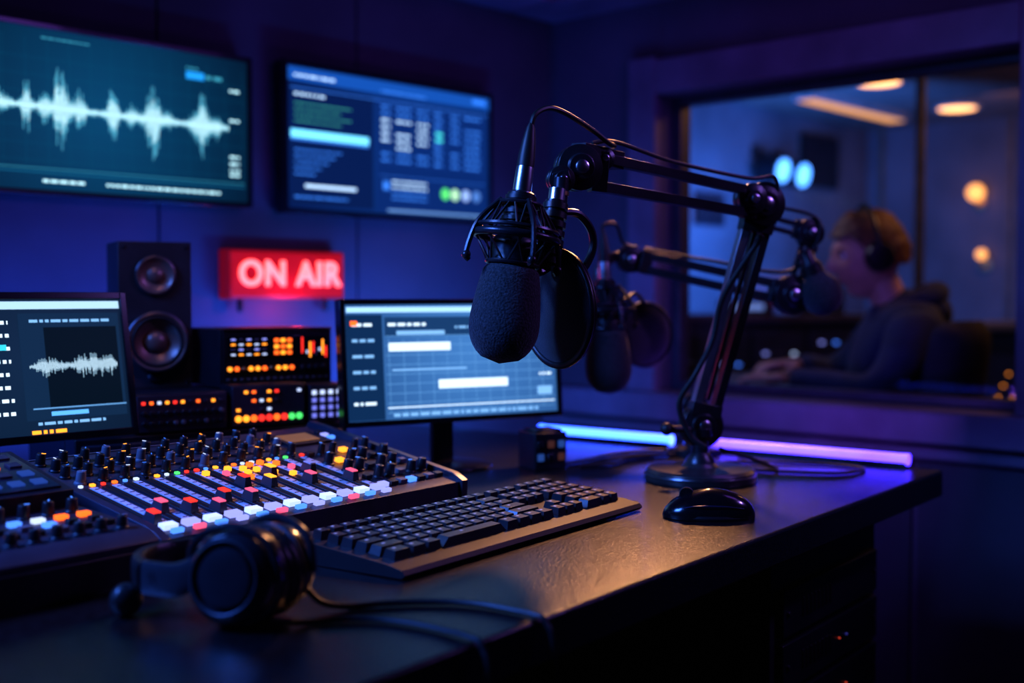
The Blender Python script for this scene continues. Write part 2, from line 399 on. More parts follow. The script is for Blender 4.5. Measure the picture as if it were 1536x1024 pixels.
for k in range(6):
    words(b,-w/2+.02,h/2-.045-k*.026,.04,.005,wh if k in(0,5) else l2)
b.scr(-w/2+.018,h/2-.044,-w/2+.03,h/2-.036,orange,-.0017)
gd=E(.13,.32,.62,1)
for k in range(9): b.scr(-w/2+.08,-h/2+.02+k*.016,w/2-.015,-h/2+.0209+k*.016,gd,-.0013)
for k in range(12): b.scr(-w/2+.085+k*.027,-h/2+.02,-w/2+.0858+k*.027,h/2-.066,gd,-.0013)
b.scr(-w/2+.085,.018,-.01,.032,wh,-.002); b.scr(-w/2+.10,.045,-.02,.052,l2,-.002); b.scr(-.035,-.047,.1,-.032,wh,-.002)
b.scr(-.12,-.015,.02,-.012,l2,-.002)
b.scr(-w/2+.08,-h/2+.028,w/2-.015,-h/2+.030,wh,-.002); words(b,-w/2+.09,-h/2+.014,.28,.005,l2)
for z in (0.,.03,-.03): words(b,w/2-.045,z,.025,.004,wh)
b.scr(w/2-.05,-h/2+.04,w/2-.02,-h/2+.055,l2,-.002)
b.done('panel',parent=mo,rot=(rad(-5),0,0),bevel=.001)
b=B(); stand(b,.75-zc,.045)
b.box((0,.03,-.1),(.1,.02,.01),BLK); b.done('stand',parent=mo,bevel=.001)
w,h=.40,.210; zc=.950
mo=empty('computer_monitor',(.712,1.62,zc),0)
b=B(); bezel(b,w,h,.018,.010)
b.scr(-w/2+.009,-h/2+.009,w/2-.009,h/2-.009,screenmat('editor_display',(.003,.009,.024),(.008,.026,.065),.05,0,.3),0)
b.scr(-w/2+.012,h/2-.024,w/2-.012,h/2-.013,E(.42,.65,.9,1),-.001)
b.scr(w/2-.13,-.06,w/2-.02,.055,E(.003,.009,.02,1),-.001)
b.scr(w/2-.165,-.075,w/2-.015,.075,E(.008,.028,.070,1),-.0008)
words(b,w/2-.15,.062,.12,.004,l2)
wave(b,w/2-.155,w/2-.025,.0,[(w/2-.135,.016,.01),(w/2-.115,.010,.01),(w/2-.08,.018,.012),(w/2-.055,.02,.012),(w/2-.035,.014,.008)],E(.5,.7,.85,1),E(.2,.32,.42,1),.0022,.0014,base=.003)
b.scr(w/2-.155,-.06,w/2-.015,-.058,gd,-.0013)
b.scr(w/2-.13,-.070,w/2-.075,-.064,E(.12,.42,1.,1.1),-.002); words(b,w/2-.15,-.082,.1,.004,l2)
for k in range(8):
    words(b,w/2-.21,.06-k*.018,.03,.005,wh,lo=.8,hi=2.)
b.scr(w/2-.20,.024,w/2-.185,.032,E(.05,.6,.8,1.),-.002); b.scr(w/2-.22,.05,w/2-.208,.060,orange,-.002)
words(b,w/2-.16,-.094,.05,.005,amber)
for k in range(9): words(b,-w/2+.02,.07-k*.018,.14,.005,l2)
b.done('panel',parent=mo,rot=(rad(-10),0,0),bevel=.001)
b=B(); stand(b,.75-zc,.05); b.done('stand',parent=mo,bevel=.001)

# ------------------------------------------------------------------ mixing console
def knob(b,x,y,z,r=.006,h=.012,m=BLK,cap=None):
    b.lathe([(r*1.15,0),(r*1.1,.002),(r*.9,.003),(r*.82,h*.9),(r*.7,h),(0,h)],m,(x,y,z),(0,0,1),14)
    a=random.uniform(-2.3,2.3); c_=cap or whl
    b.box((x+math.sin(a)*r*.45,y+math.cos(a)*r*.45,z+h+.0003),(r*.22,r*.8,.0008),c_,rot=Matrix.Rotation(-a,4,'Z'))
MW,MD,HF,HB=.50,.30,.034,.094
KC=mat('knob_mark',(.4,.4,.46),.5); KB=E(.05,.2,.9,.8)
b=B()
b.prism([(0,.008),(0,HF),(.012,HF+.004),(MD,HB),(MD+.01,HB-.006),(MD+.01,.01),(MD-.02,0),(.02,0)],-.004,MW+.004,PANEL)
for x in (-.008,MW+.008): b.prism([(-.004,.004),(-.006,HF+.002),(.012,HF+.012),(MD+.004,HB+.008),(MD+.014,HB-.004),(MD+.014,.006)],x-.006,x+.006,mat('console_side_cheek',(.05,.05,.075),.33,.3))
sl=math.degrees(math.atan2(HB-HF-.004,MD-.012)); b.T=Matrix.Translation((0,.012,HF+.004))@RX(sl)
L=(MD-.012)/math.cos(rad(sl))
NCH=12; FW=.350
STR=mat('fader_scale',(.60,.57,.65),.4); LT=mat('lit_button_white',(.5,.5,.6),.4,em=(.42,.52,1.),es=1.05)
FSLOT=mat('fader_slot',(.003,.003,.003),.6); FCAP=mat('fader_cap_dark',(.05,.04,.05),.4)
for k in range(NCH):
    x=.018+k*(FW-.01)/(NCH-1)
    b.box((x+.0075,.095,.0006),(.010,.142,.0012),STR)
    b.box((x-.006,.095,.0008),(.012,.142,.0012),PANEL2)
    b.box((x-.004,.095,.0016),(.003,.134,.0012),FSLOT)
    for j in range(11): b.box((x+.0075,.033+j*.0125,.0014),(.007,.0008,.001),PANEL2)
    fy=(.036+.014*((k*2)%3)) if k<6 else [.10,.085,.12,.075,.11,.06][k-6]
    c_=[redl,pink,redl,pink,redl,pink,redl,amber,amber,pink,STR,pink][k]
    b.box((x-.004,fy,.007),(.012,.022,.012),FCAP,taper=.72); b.box((x-.004,fy,.0136),(.010,.014,.002),c_)
    bc=[LT,lav,LT,lav][k%4]
    b.box((x,.013,.003),(.019,.012,.006),bc); b.box((x,-.003,.003),(.015,.006,.005),[bluel,pink,bluel,lav][k%4])
    for j in range(4):
        y=.187+j*.0265
        if y<L-.01: knob(b,x+(0 if j%2 else .004),y,0,.0068,.016,BLK if (k+j)%6 else GREY,cap=[KC,KB,whl,amber][(k*3+j)%4])
    b.box((x+.010,.1715,.002),(.006,.005,.003),[amber,redl,greenl,amber,whl,orange][(k*5)%6])
    b.box((x-.006,.1715,.002),(.005,.004,.003),[whl,PANEL2,bluel,redl][(k*3)%4])
    b.box((x+.014,.196,.0015),(.004,.004,.003),random.choice([bluel,whl,redl,amber,PANEL2]))
for (x,y,c_) in ((.22,.155,amber),(.24,.148,amber),(.205,.14,pink),(.235,.132,amber),(.26,.158,orange),(.255,.138,amber),(.28,.16,orange),(.27,.12,amber),(.30,.15,orange),(.31,.13,pink),(.18,.15,amber),(.225,.115,orange),(.29,.105,amber)): b.box((x,y,.004),(.008,.007,.006),c_)
b.box((.425,.235,.002),(.085,.05,.004),PANEL2); b.box((.42,.236,.0045),(.06,.034,.002),mat('amber_lcd',(.1,.06,.03),.3,em=(.45,.20,.08),es=.3))
for k in range(3): b.box((.475,.222+k*.014,.004),(.012,.007,.005),[bluel,lav,PANEL2][k])
for j in range(4):
    for k in range(6):
        x=.376+k*.0225; y=.05+j*.038
        if (k+j)%3==0: b.box((x,y,.004),(.012,.009,.006),[PANEL2,GREY,bluel,PANEL2,amber][(k*2+j)%5])
        else: knob(b,x,y,0,.008 if j<3 else .006,.018,BLK,cap=[bluel,KC][(k+j)%2])
for k in range(7): b.box((.374+k*.019,.018,.003),(.014,.010,.006),[lav,PANEL2,GREY,bluel,PANEL2,GREY,PANEL2][k])
b.box((.18,L-.006,.001),(.33,.002,.001),GREY)
b.done('audio_mixing_console',(.694,1.158,.75),6.5,bevel=.0007)

# ------------------------------------------------------------------ controller (bottom left)
b=B(); CW,CD=.335,.30
b.prism([(0,.0),(-.004,.044),(.01,.054),(CD,.074),(CD,.0)],0,CW,PANEL)
b.prism([(-.006,.0),(-.008,.036),(.008,.046),(.02,.0)],-.002,CW+.002,PANEL2)
T0=Matrix.Translation((0,.01,.054))@RX(3.9); b.T=T0
for k in range(13): knob(b,.02+k*.0245,.022,0,.0068,.014,BLK,cap=KC)
for k in range(12):
    b.box((.02+k*.0265,.046,.003),(.014,.010,.005),[GREY,PANEL2,BLK][k%3])
for k in range(12):
    c_=[PANEL2,bluel,BLK,whl,PANEL2,BLK,amber,PANEL2,GREY,bluel,BLK,PANEL2][k]
    b.box((.02+k*.0265,.068,.003),(.013,.009,.005),c_)
for k in range(12):
    c_=[PANEL2,lav,BLK,redl,bluel,GREY,PANEL2,redl,bluel,whl,orange,orange][k]
    b.box((.02+k*.0265,.090,.003),(.013,.009,.005),c_)
for k in range(5): knob(b,.200+k*.028,.115,0,.0075,.016,BLK,cap=bluel)
b.T=T0@Matrix.Translation((.065,.140,0))@RX(9)
b.box((.13,.07,.008),(.265,.14,.024),PANEL2); b.box((.13,.07,.021),(.245,.12,.003),mat('pad_glass',(.015,.018,.03),.15))
PB=E(.02,.06,.30,.9); PL=E(.16,.20,.75,.9)
for j in range(4):
    for k in range(9):
        c_=[PB,PANEL,PL,PB,PANEL,PB,PL,PB,PANEL][(k*2+j*5)%9]
        if (j,k) in ((2,7),(2,6),(2,5),(3,7)): c_=orange
        b.box((.025+k*.0263,.028+j*.028,.0235),(.015,.013,.003),c_)
b.done('lighting_control_surface',(.325,1.10,.75),4,bevel=.001)

# ------------------------------------------------------------------ keyboard
KEY=mat('keycap_plastic',(.018,.018,.023),.3,bump=.1,bscale=900)
b=B(); KW,KD=.505,.178
KBB=mat('keyboard_shell',(.010,.010,.013),.5,bump=.1,bscale=900,spec=.35)
b.prism([(-KD/2,0.002),(-KD/2-.004,.006),(-KD/2,.011),(-KD/2+.022,.015),(KD/2-.01,.027),(KD/2,.025),(KD/2,0.006),(KD/2-.01,0)],-KW/2,KW/2,KBB)
sl=math.degrees(math.atan2(.012,KD-.032)); b.T=Matrix.Translation((0,-KD/2+.024,.0152))@RX(sl)
u=.0208
def key(x,y,wd,dp=.0190):
    b.box((x,y,.005),(wd*u-.0024,dp-.0018,.010),KEY,taper=.82)
    b.box((x-wd*u*.12,y+.002,.0102),(.004,.0035,.0003),mat('key_legend',(.4,.42,.5),.5,em=(.35,.38,.5),es=.14))
rows=[[1.5,1.25,1.25,6,1.25,1.25,1.25,1.25],[2.25]+[1]*10+[2.75],[1.75]+[1]*11+[2.25],[1.5]+[1]*12+[1.5],[1]*13+[2]]
for j,row in enumerate(rows):
    x=-KW/2+.016; y=.010+j*.0208
    for wd in row:
        key(x+wd*u/2,y,wd); x+=wd*u
xs=-KW/2+.016
for k in range(15): key(xs+(k+.5)*u*1.0,.010+5*.0208+.004,1,.016)
xn=xs+15*u+.008
for j in range(5):
    for k in range(3):
        if j in(2,) or (j==1 and k!=1): continue
        key(xn+(k+.5)*u,.010+j*.0208,1)
for k in range(3): key(xn+(k+.5)*u,.010+5*.0208+.004,1,.016)
xp=xn+3*u+.008
for j in range(5):
    for k in range(4): 
        if j==0 and k==0: key(xp+u,.010,2); continue
        if j==0 and k==1: continue
        key(xp+(k+.5)*u,.010+j*.0208,1)
for k in range(4): key(xp+(k+.5)*u,.010+5*.0208+.004,1,.016)
kb=b.done('computer_keyboard',(1.072,1.056,.75),7.5,bevel=.0008)

# ------------------------------------------------------------------ mouse
b=B()
vs=b.sph((0,0,0),1.,BLKG,u=36,v=24)
for v in vs:
    x,y,z=v.co
    zz=max(z,-.12)
    hgt=.036*(1-.25*(x if x>0 else 0)) 
    wy=.0325*(1-.12*math.exp(-((x)/.35)**2))*(1+.05*x)
    v.co=V((x*.062,y*wy,zz*hgt+.0045))
for v in b.sph((0,0,0),1.,RUB,u=36,v=12): v.co=V((v.co.x*.061,v.co.y*.0318,max(min(v.co.z,.1),-.1)*.03+.0035))
b.tube([(.059,0,.012),(.045,0,.026),(.02,0,.0355),(.0,0,.0398)],.0007,RUB,seg=6)
b.cyl((.030,-.004,.032),(.030,.004,.032),.009,RUB,seg=20)
b.torus((.030,0,.032),(0,1,0),.009,.001,GREY,seg=24,ts=6)
for s in (-1,1): b.tube([(.055,s*.012,.01),(.02,s*.0295,.02),(-.02,s*.0285,.02),(-.045,s*.02,.016)],.0007,mat('mouse_trim',(.1,.09,.2),.3,.5),seg=6)
b.done('computer_mouse',(1.356,.902,.75),128)

# ------------------------------------------------------------------ boom arms and microphones
def joint(b,p,ax,r,t,m=DMET):
    p=V(p);ax=V(ax).normalized()
    b.lathe([(0,-t),(r*.55,-t),(r*.6,-t*.8),(r,-t*.65),(r,-t*.15),(r*.93,-t*.1),(r*.93,t*.1),(r,t*.15),(r,t*.65),(r*.6,t*.8),(r*.55,t),(0,t)],m,p,ax,32)
    b.lathe([(0,0),(r*.30,0),(r*.30,.003),(r*.2,.005),(0,.005)],CHROME,p+ax*t,ax,20)
    b.lathe([(0,0),(r*.30,0),(r*.30,.003),(r*.2,.005),(0,.005)],CHROME,p-ax*t,-ax,20)
def bar(b,p0,p1,wd,hd,nrm,m=DMET):
    p0=V(p0);p1=V(p1);d=(p1-p0); x=d.normalized(); n=V(nrm); n=(n-x*n.dot(x)).normalized(); y=x.cross(n)
    R=Matrix((x,y,n)).transposed().to_4x4()
    b.box((p0+p1)/2,(d.length,wd,hd),m,rot=R)
def link(b,p0,p1,ax,sep,tr0=.02,tr1=.02,w=.010,shift=0.,m2=None,conv=1.):
    p0=V(p0);p1=V(p1);x=(p1-p0).normalized();ax=V(ax).normalized();s=x.cross(ax).normalized()
    a=p0+x*tr0;c=p1-x*tr1
    bar(b,a+s*sep,c+s*sep*conv,w,w*1.3,ax); bar(b,a-s*sep,c-s*sep*conv,w,w*1.3,ax,m2 or DMET)
    for q,k in ((a,1),(c,conv)): bar(b,q-s*(sep*k+.008),q+s*(sep*k+.008),.022,w*1.7,ax)
    return x,s
AX=V((-.55,-.835,0))
Bp=V((1.628,1.100,.838)); Ep=V((1.652,1.004,1.192)); Jp=V((1.245,1.040,1.220))
bs=V((1.622,1.096,.75))
b=B()
b.lathe([(0,0),(.088,0),(.090,.004),(.089,.016),(.084,.021),(.03,.023),(.026,.028),(.02,.034),(.018,.036),(0,.036)],mat('base_plate',(.08,.075,.08),.3,.6),bs,(0,0,1),56)
b.torus(bs+V((0,0,.012)),(0,0,1),.0895,.0012,CHROME,seg=56,ts=6)
b.lathe([(0,.02),(.026,.022),(.024,.034),(.014,.046),(.014,.065),(.02,.072),(.02,.085),(0,.085)],DMET,bs,(0,0,1),28)
joint(b,Bp,AX,.035,.020)
b.cyl(Bp+V((-.02,0,-.005)),Bp+V((-.062,.02,-.002)),.006,RUB,seg=14); b.sph(Bp+V((-.064,.021,-.002)),.0105,RUB)
ABL=mat('arm_bar_light',(.30,.29,.34),.32,.8)
link(b,Bp,Ep,AX,.0175,.026,.034,.0135,m2=ABL)
bar(b,Bp.lerp(Ep,.12),Bp.lerp(Ep,.88),.005,.008,AX,mat('arm_inner_rod',(.08,.08,.1),.3,.8))
joint(b,Ep,AX,.034,.022)
joint(b,Ep+V((-.034,.0,.006)),AX,.024,.019)
x,s=link(b,Ep,Jp,AX,.017,.034,.040,.0135,conv=1.15)
joint(b,Jp,AX,.031,.020); joint(b,Jp+V((.05,0,.016)),AX,.016,.019); joint(b,Jp+V((-.036,0,-.018)),AX,.018,.014)
bar(b,Jp+V((.085,0,.016)),Jp+V((.0,0,.022)),.024,.026,AX)
DP=V((1.200,1.030,1.203))
bar(b,Jp+V((-.034,0,-.016)),DP,.018,.022,AX)
b.cyl(DP,DP+V((-.004,0,-.035)),.010,DMET,seg=20); b.cyl(DP+V((-.004,0,-.018)),DP+V((-.0045,0,-.024)),.0125,GOLD,seg=20)
b.tube([Jp+V((.03,-.0,.036)),Jp+V((.07,-.01,.040)),Jp+V((.2,-.012,.024)),Ep+V((-.06,-.012,.036)),Ep+V((.0,-.025,.038)),Ep+V((.02,-.012,-.03))],.003,RUB)
b.tube([Ep+V((-.03,-.02,-.05)),Bp.lerp(Ep,.6)+V((-.036,0,0)),Bp.lerp(Ep,.4)+V((-.034,0,0)),Bp.lerp(Ep,.25)+V((-.055,0,0)),Bp+V((-.06,0,.04)),Bp+V((-.045,-.01,-.01)),Bp+V((-.03,-.03,-.03))],.0045,RUB)
b.done('microphone_boom_arm',bevel=.0012)

def cage(b,P,ax,R,side):
    ax=V(ax).normalized(); u_=ax.orthogonal().normalized(); w_=ax.cross(u_)
    def cp(a,r,h): return P+ax*h+(u_*math.cos(rad(a))+w_*math.sin(rad(a)))*r
    b.torus(P,ax,R,.0050,DMET,seg=48); b.torus(P+ax*.010,ax,R*.985,.003,DMET,seg=48,ts=6)
    b.torus(P-ax*.034,ax,R*.62,.003,DMET,seg=40,ts=8); b.torus(P+ax*.042,ax,R*.52,.003,DMET,seg=40,ts=8)
    for k in range(8):
        a=k*45
        b.tube([cp(a,R,.0),cp(a+16,R*.52,.042)],.0016,RUB,seg=6,sub=1); b.tube([cp(a,R,.0),cp(a-16,R*.52,.042)],.0016,RUB,seg=6,sub=1)
        b.tube([cp(a,R,.0),cp(a+22,R*.62,-.034)],.0016,RUB,seg=6,sub=1); b.tube([cp(a+8,R,.0),cp(a-14,R*.62,-.034)],.0016,RUB,seg=6,sub=1)
    for k in range(4):
        a=k*90+20
        b.tube([cp(a,R*.5,.045),cp(a,R*1.02,.012),cp(a,R*1.22,-.030),cp(a,R*1.12,-.038)],.0034,DMET,seg=8,sub=5)
        b.sph(cp(a,R*1.2,-.032),.0058,DMET,u=10,v=8)
def mic(name,P0,ax,foamr=.0445,full=True,sc=1.):
    P0=V(P0);ax=V(ax).normalized()
    b=B()
    fl=.117
    prof=[]
    for i in range(19):
        t=i/18; z=fl*t
        if t<.42: r=foamr*math.sin(math.acos(max(-1,min(1,1-t/.42))))**.9 if t>0 else 0
        else: r=foamr*(1-.20*((t-.42)/.58)**1.6)
        prof.append((r,z))
    prof+=[(foamr*.70,fl+.005),(foamr*.5,fl+.007),(0,fl+.007)]
    b.lathe(prof,FOAM,P0,ax,48)
    z=fl+.005
    b.lathe([(0,z-.01),(.029,z-.01),(.029,z+.03),(.026,z+.036),(.022,z+.04),(0,z+.04)],BLK,P0,ax,32)
    rp=[(0,z+.035)]
    for k in range(6): rp+=[(.0225-.0005*k,z+.040+k*.009),(.0225-.0005*k,z+.045+k*.009),(.0180,z+.0455+k*.009),(.0180,z+.0485+k*.009)]
    rp+=[(.014,z+.096),(0,z+.097)]
    b.lathe(rp,BLK,P0,ax,32)
    b.lathe([(0,z+.094),(.012,z+.094),(.0122,z+.098),(.0112,z+.125),(.0105,z+.130),(0,z+.130)],CHROME,P0,ax,28)
    b.lathe([(0,z+.128),(.0112,z+.128),(.0108,z+.142),(.0088,z+.160),(.0055,z+.178),(.003,z+.184),(0,z+.184)],RUB,P0,ax,24)
    cage(b,P0+ax*(z+.038),ax,.052,0)
    return b,P0+ax*(z+.184)
P0=V((1.085,1.034,.964)); AXM=V((.045,-.012,.295)).normalized()
b,top=mic('m',P0,AXM)
b.tube([top-AXM*.006,top+V((.006,-.002,.012)),top+V((.03,-.004,.022)),top+V((.062,-.006,.018)),Jp+V((.01,-.02,.048)),Jp+V((.04,-.02,.036)),Jp+V((.06,-.015,.034))],.0036,RUB)
S0=V((1.186,1.028,1.168)); S1=V((1.168,1.026,1.085))
d=(S1-S0)
for k in range(7): b.cyl(S0+d*(k/7),S0+d*(k/7+.09),.0165,BLK,seg=20)
b.cyl(S0+V((0,0,.004)),S1,.0135,DMET,seg=20)
b.cyl(S0,S0-d.normalized()*.02,.011,CHROME,seg=18)
RC=P0+AXM*.160
b.tube([S0+V((.012,0,-.01)),S0+V((.04,-.006,-.012)),S0+V((.062,-.01,-.035)),S0+V((.060,-.01,-.065)),S0+V((.030,-.006,-.092)),RC+V((.055,-.01,-.004)),RC+V((.048,-.010,.0))],.0055,DMET)
b.tube([S1,S1+V((-.02,0,-.004)),RC+V((.045,-.005,-.002))],.006,DMET)
b.done('studio_microphone',bevel=0)
b=B(); pc=V((1.197,1.036,1.032)); pn=V((math.cos(rad(-13)),math.sin(rad(-13)),.04)).normalized()
MESH=mat('pop_filter_mesh',(.026,.026,.036),.75,bump=.8,bscale=900,sheen=.2)
b.lathe([(0,-.012),(.035,-.0105),(.06,-.006),(.074,0),(.06,.006),(.035,.0105),(0,.012)],MESH,pc,pn,48)
b.torus(pc,pn,.0755,.0048,BLK,seg=56); b.torus(pc+pn*.005,pn,.0755,.003,BLK,seg=56,ts=8)
b.tube([pc+V((.0,.0,.075)),pc+V((-.008,0,.09)),V((1.178,1.026,1.125))],.005,DMET)
b.done('pop_filter')

# second boom arm (three links) with two microphones
b=B(); B2=V((1.880,1.285,.84)); E2=V((1.944,1.187,1.19)); F2=V((2.009,1.119,1.165)); G2=V((1.976,1.136,1.050)); H2=V((1.829,1.399,1.118))
AX2=V((-.6,-.8,0)).normalized()
b.lathe([(0,0),(.05,0),(.05,.012),(.02,.018),(.016,.05),(.016,.085),(0,.085)],DMET,(B2.x,B2.y,.75),(0,0,1),32)
joint(b,B2,AX2,.026,.016); link(b,B2,E2,AX2,.008,.02,.02,.007); joint(b,E2,AX2,.025,.016)
link(b,E2,F2,AX2,.009,.02,.02,.008); joint(b,F2,AX2,.026,.016); link(b,F2,G2,AX2,.008,.015,.02,.008)
joint(b,G2,AX2,.036,.018); link(b,G2,H2,AX2,.0135,.03,.03,.0145); joint(b,H2,AX2,.026,.016)
b.tube([H2,H2+V((-.022,.02,.004)),H2+V((-.045,.035,-.02)),H2+V((-.05,.04,-.06))],.010,DMET)
b.tube([H2+V((.02,-.02,.02)),H2.lerp(G2,.5)+V((0,0,.03)),G2+V((0,0,.045)),F2+V((0,-.02,.02)),E2+V((0,0,.03))],.0035,RUB)
b.done('microphone_boom_arm',bevel=.001)
P2=V((1.780,1.408,.862)); A2=V((-.008,.01,.3)).normalized()
b,top2=mic('m2',P2,A2,foamr=.044)
b.tube([top2-A2*.005,top2+V((.0,0,.012)),top2+V((.02,-.015,.014)),H2+V((-.02,0,.03)),H2+V((.01,-.01,.022))],.0032,RUB)
b.done('studio_microphone')
b=B(); pc=V((1.882,1.402,.972)); pn=V((-.35,-.94,0)).normalized()
b.lathe([(0,-.012),(.035,-.0105),(.055,-.006),(.060,0),(.055,.006),(.035,.0105),(0,.012)],MESH,pc,pn,40)
b.torus(pc,pn,.061,.004,BLK,seg=48); b.tube([pc+V((0,0,.060)),pc+V((-.03,0,.08)),V((1.81,1.40,1.04))],.004,DMET)
b.done('pop_filter')
P3=V((2.012,1.083,1.025)); A3=V((-.10,.10,.35)).normalized()
b=B()
fr_=.037
b.lathe([(0,0)]+[(fr_*math.sin(math.pi*t/14)**.8,.078*(1-math.cos(math.pi*t/14))/2) for t in range(1,12)]+[(.02,.078),(0,.079)],FOAM,P3-A3*.01,A3,36)
b.lathe([(0,.06),(.02,.06),(.02,.085),(.014,.092),(.012,.115),(0,.116)],BLK,P3,A3,24)
b.tube([P3+A3*.11,F2+V((0,-.01,-.03)),F2],.007,DMET)
b.done('studio_microphone')

# ------------------------------------------------------------------ LED tubes on the desk end
def led(name,v0,v1,c,s):
    b=B(); m=mat(name+'_glow',(.5,.5,.6),.4,em=c,es=s)
    b.cyl(dk(-.022,v0,.766),dk(-.022,v1,.766),.0100,m,seg=20)
    b.box(((V(dk(-.022,v0,.7555))+V(dk(-.022,v1,.7555)))/2),(.016,abs(v1-v0),.011),DMET,rot=RZ(DYAW))
    for v in (v0,v1): b.cyl(dk(-.022,v-.004,.766),dk(-.022,v+.004,.766),.0105,m,seg=20)
    return b.done('led_light_tube')
led('violet',.055,.47,(.050,.020,1.),7.)
led('azure',.52,.83,(.022,.075,1.),9.)

# ------------------------------------------------------------------ small box behind
b=B(); b.box((0,0,.032),(.062,.062,.064),PANEL2)
for k in range(3):
    for j in range(2): b.box((-.02+k*.02,-.032,.022+j*.022),(.013,.004,.013),[E(.03,.09,.35,.6),BLKG,E(.08,.03,.03,.6)][(k+j)%3])
b.box((0,0,.066),(.05,.05,.006),BLKG)
b.done('power_adapter_box',(1.555,1.378,.75),-20,bevel=.003)

# ------------------------------------------------------------------ cables on desk
def cable(name,pts,r=.0032):
    b=B(); b.tube(pts,r,RUB,seg=8,sub=10); return b.done(name)
z=.7535
cable('desk_cable',[(1.60,1.36,z),(1.68,1.37,z),(1.76,1.385,z),(1.83,1.37,z),(1.88,1.33,z),(1.915,1.30,z),(1.9,1.24,z)])
cable('desk_cable',[(1.60,1.33,z),(1.66,1.30,z),(1.72,1.32,z),(1.80,1.31,z),(1.86,1.27,z+.003)])
cable('desk_cable',[(1.655,1.08,.80),(1.74,1.07,.775),(1.80,1.06,z),(1.845,1.12,z),(1.80,1.17,z),(1.76,1.10,z),(1.79,1.01,z),(1.83,.955,z),(1.90,.95,z),(1.91,1.02,z),(1.87,1.12,z),(1.90,1.2,z)],.0028)

# ------------------------------------------------------------------ headphones (foreground)
hp=empty('over_ear_headphones',(0,0,0))
CR=mat('cup_ring',(.3,.3,.35),.25,.9)
CUPM=mat('headphone_cup_shell',(.022,.022,.028),.22,coat=.3)
def hcup(b,P,n,r=.042):
    P=V(P);n=V(n).normalized()
    b.lathe([(0,.018),(r*.30,.019),(r*.60,.017),(r*.66,.012),(r*.72,.012),(r*.76,.017),(r*.90,.012),(r,.004),(r*1.02,-.006),(r*.98,-.012),(0,-.012)],CUPM,P,n,48)
    b.torus(P+n*.0165,n,r*.76,.0014,CR,seg=48,ts=6)
    b.torus(P-n*.008,n,r*1.02,.0018,GREY,seg=48,ts=6)
    for k in range(3): b.torus(P-n*(.017+.007*k),n,r*(.88-.02*k),.0090-.0008*k,LEATH,seg=48,ts=12)
    b.lathe([(0,-.032),(r*.7,-.032),(r*.75,-.01),(0,-.01)],RUB,P,n,32)
b=B()
C1=V((.612,.915,.796)); n1=V((-.90,-.46,.18)).normalized()
C2=V((.672,.930,.795)); n2=V((.95,.20,.06)).normalized()
hcup(b,C1,n1,.0425); hcup(b,C2,n2,.040)
band=[C1+V((-.004,.012,.018)),V((.585,.958,.792)),V((.571,.996,.790)),V((.588,1.036,.790)),V((.622,1.056,.791)),V((.664,1.050,.792)),V((.692,1.016,.793)),V((.698,.972,.794)),C2+V((.004,.012,.016))]
def strap(b,pts,wd,th,m,sub=8):
    P=[V(p) for p in pts];path=[];n=len(P)
    for i in range(n-1):
        a=P[i-1] if i>0 else P[0]*2-P[1]; q=P[i]; c=P[i+1]; d=P[i+2] if i<n-2 else P[-1]*2-P[-2]
        for k in range(sub):
            t=k/sub; path.append(.5*((2*q)+(c-a)*t+(2*a-5*q+4*c-d)*t*t+(3*q-a-3*c+d)*t**3))
    path.append(P[-1]); rings=[]
    for i,p in enumerate(path):
        t=(path[min(i+1,len(path)-1)]-path[max(i-1,0)]).normalized(); up=V((0,0,1)); sd=t.cross(up).normalized()
        rr=[]
        for k in range(14):
            a=2*math.pi*k/14; cx_=abs(math.cos(a))**.6*math.copysign(1,math.cos(a)); sx_=abs(math.sin(a))**.6*math.copysign(1,math.sin(a))
            rr.append(b.bm.verts.new(p+up*cx_*wd/2+sd*sx_*th/2))
        rings.append(rr)
    for a,c in zip(rings,rings[1:]):
        for k in range(14): b.bm.faces.new((a[k],a[(k+1)%14],c[(k+1)%14],c[k]))
    b.bm.faces.new(rings[0][::-1]); b.bm.faces.new(rings[-1]); b._fin([v for q in rings for v in q],m)
strap(b,band[2:7],.030,.013,LEATH); strap(b,band,.022,.006,mat('headband_frame',(.12,.12,.15),.25,.8))
strap(b,[band[0],band[1],band[2]],.032,.010,mat('headphone_slider',(.09,.09,.11),.22,.5)); strap(b,[band[7],band[8]+V((0,.005,0))],.024,.010,BLKG)
for C,n in ((C1,n1),(C2,n2)):
    u_=V((0,0,1)); w_=n.cross(u_).normalized()
    b.tube([C+w_*.046-n*.002,C+w_*.036+u_*.032+n*.0,C+u_*.046,C-w_*.036+u_*.032,C-w_*.046-n*.002],.0038,CUPM)
b.sph((.566,1.020,.766),(.016,.013,.016),LEATH)
b.done('body',parent=hp)
b=B(); z=.7535
b.tube([C2+V((.022,-.01,-.02)),(.700,.900,z+.006),(.722,.886,z),(.748,.872,z),(.775,.853,z),(.800,.826,z),(.814,.795,z),(.819,.760,z),(.820,.737,z),(.822,.724,z-.005),(.823,.714,z-.04),(.824,.712,z-.2),(.83,.73,z-.5)],.0030,RUB,seg=8,sub=10)
b.tube([(.632,.886,z+.004),(.660,.872,z),(.690,.855,z),(.712,.830,z),(.724,.795,z),(.728,.760,z),(.728,.730,z),(.728,.714,z-.006),(.728,.704,z-.05),(.73,.704,z-.25),(.74,.72,z-.5)],.0030,RUB,seg=8,sub=10)
b.done('cable',parent=hp)

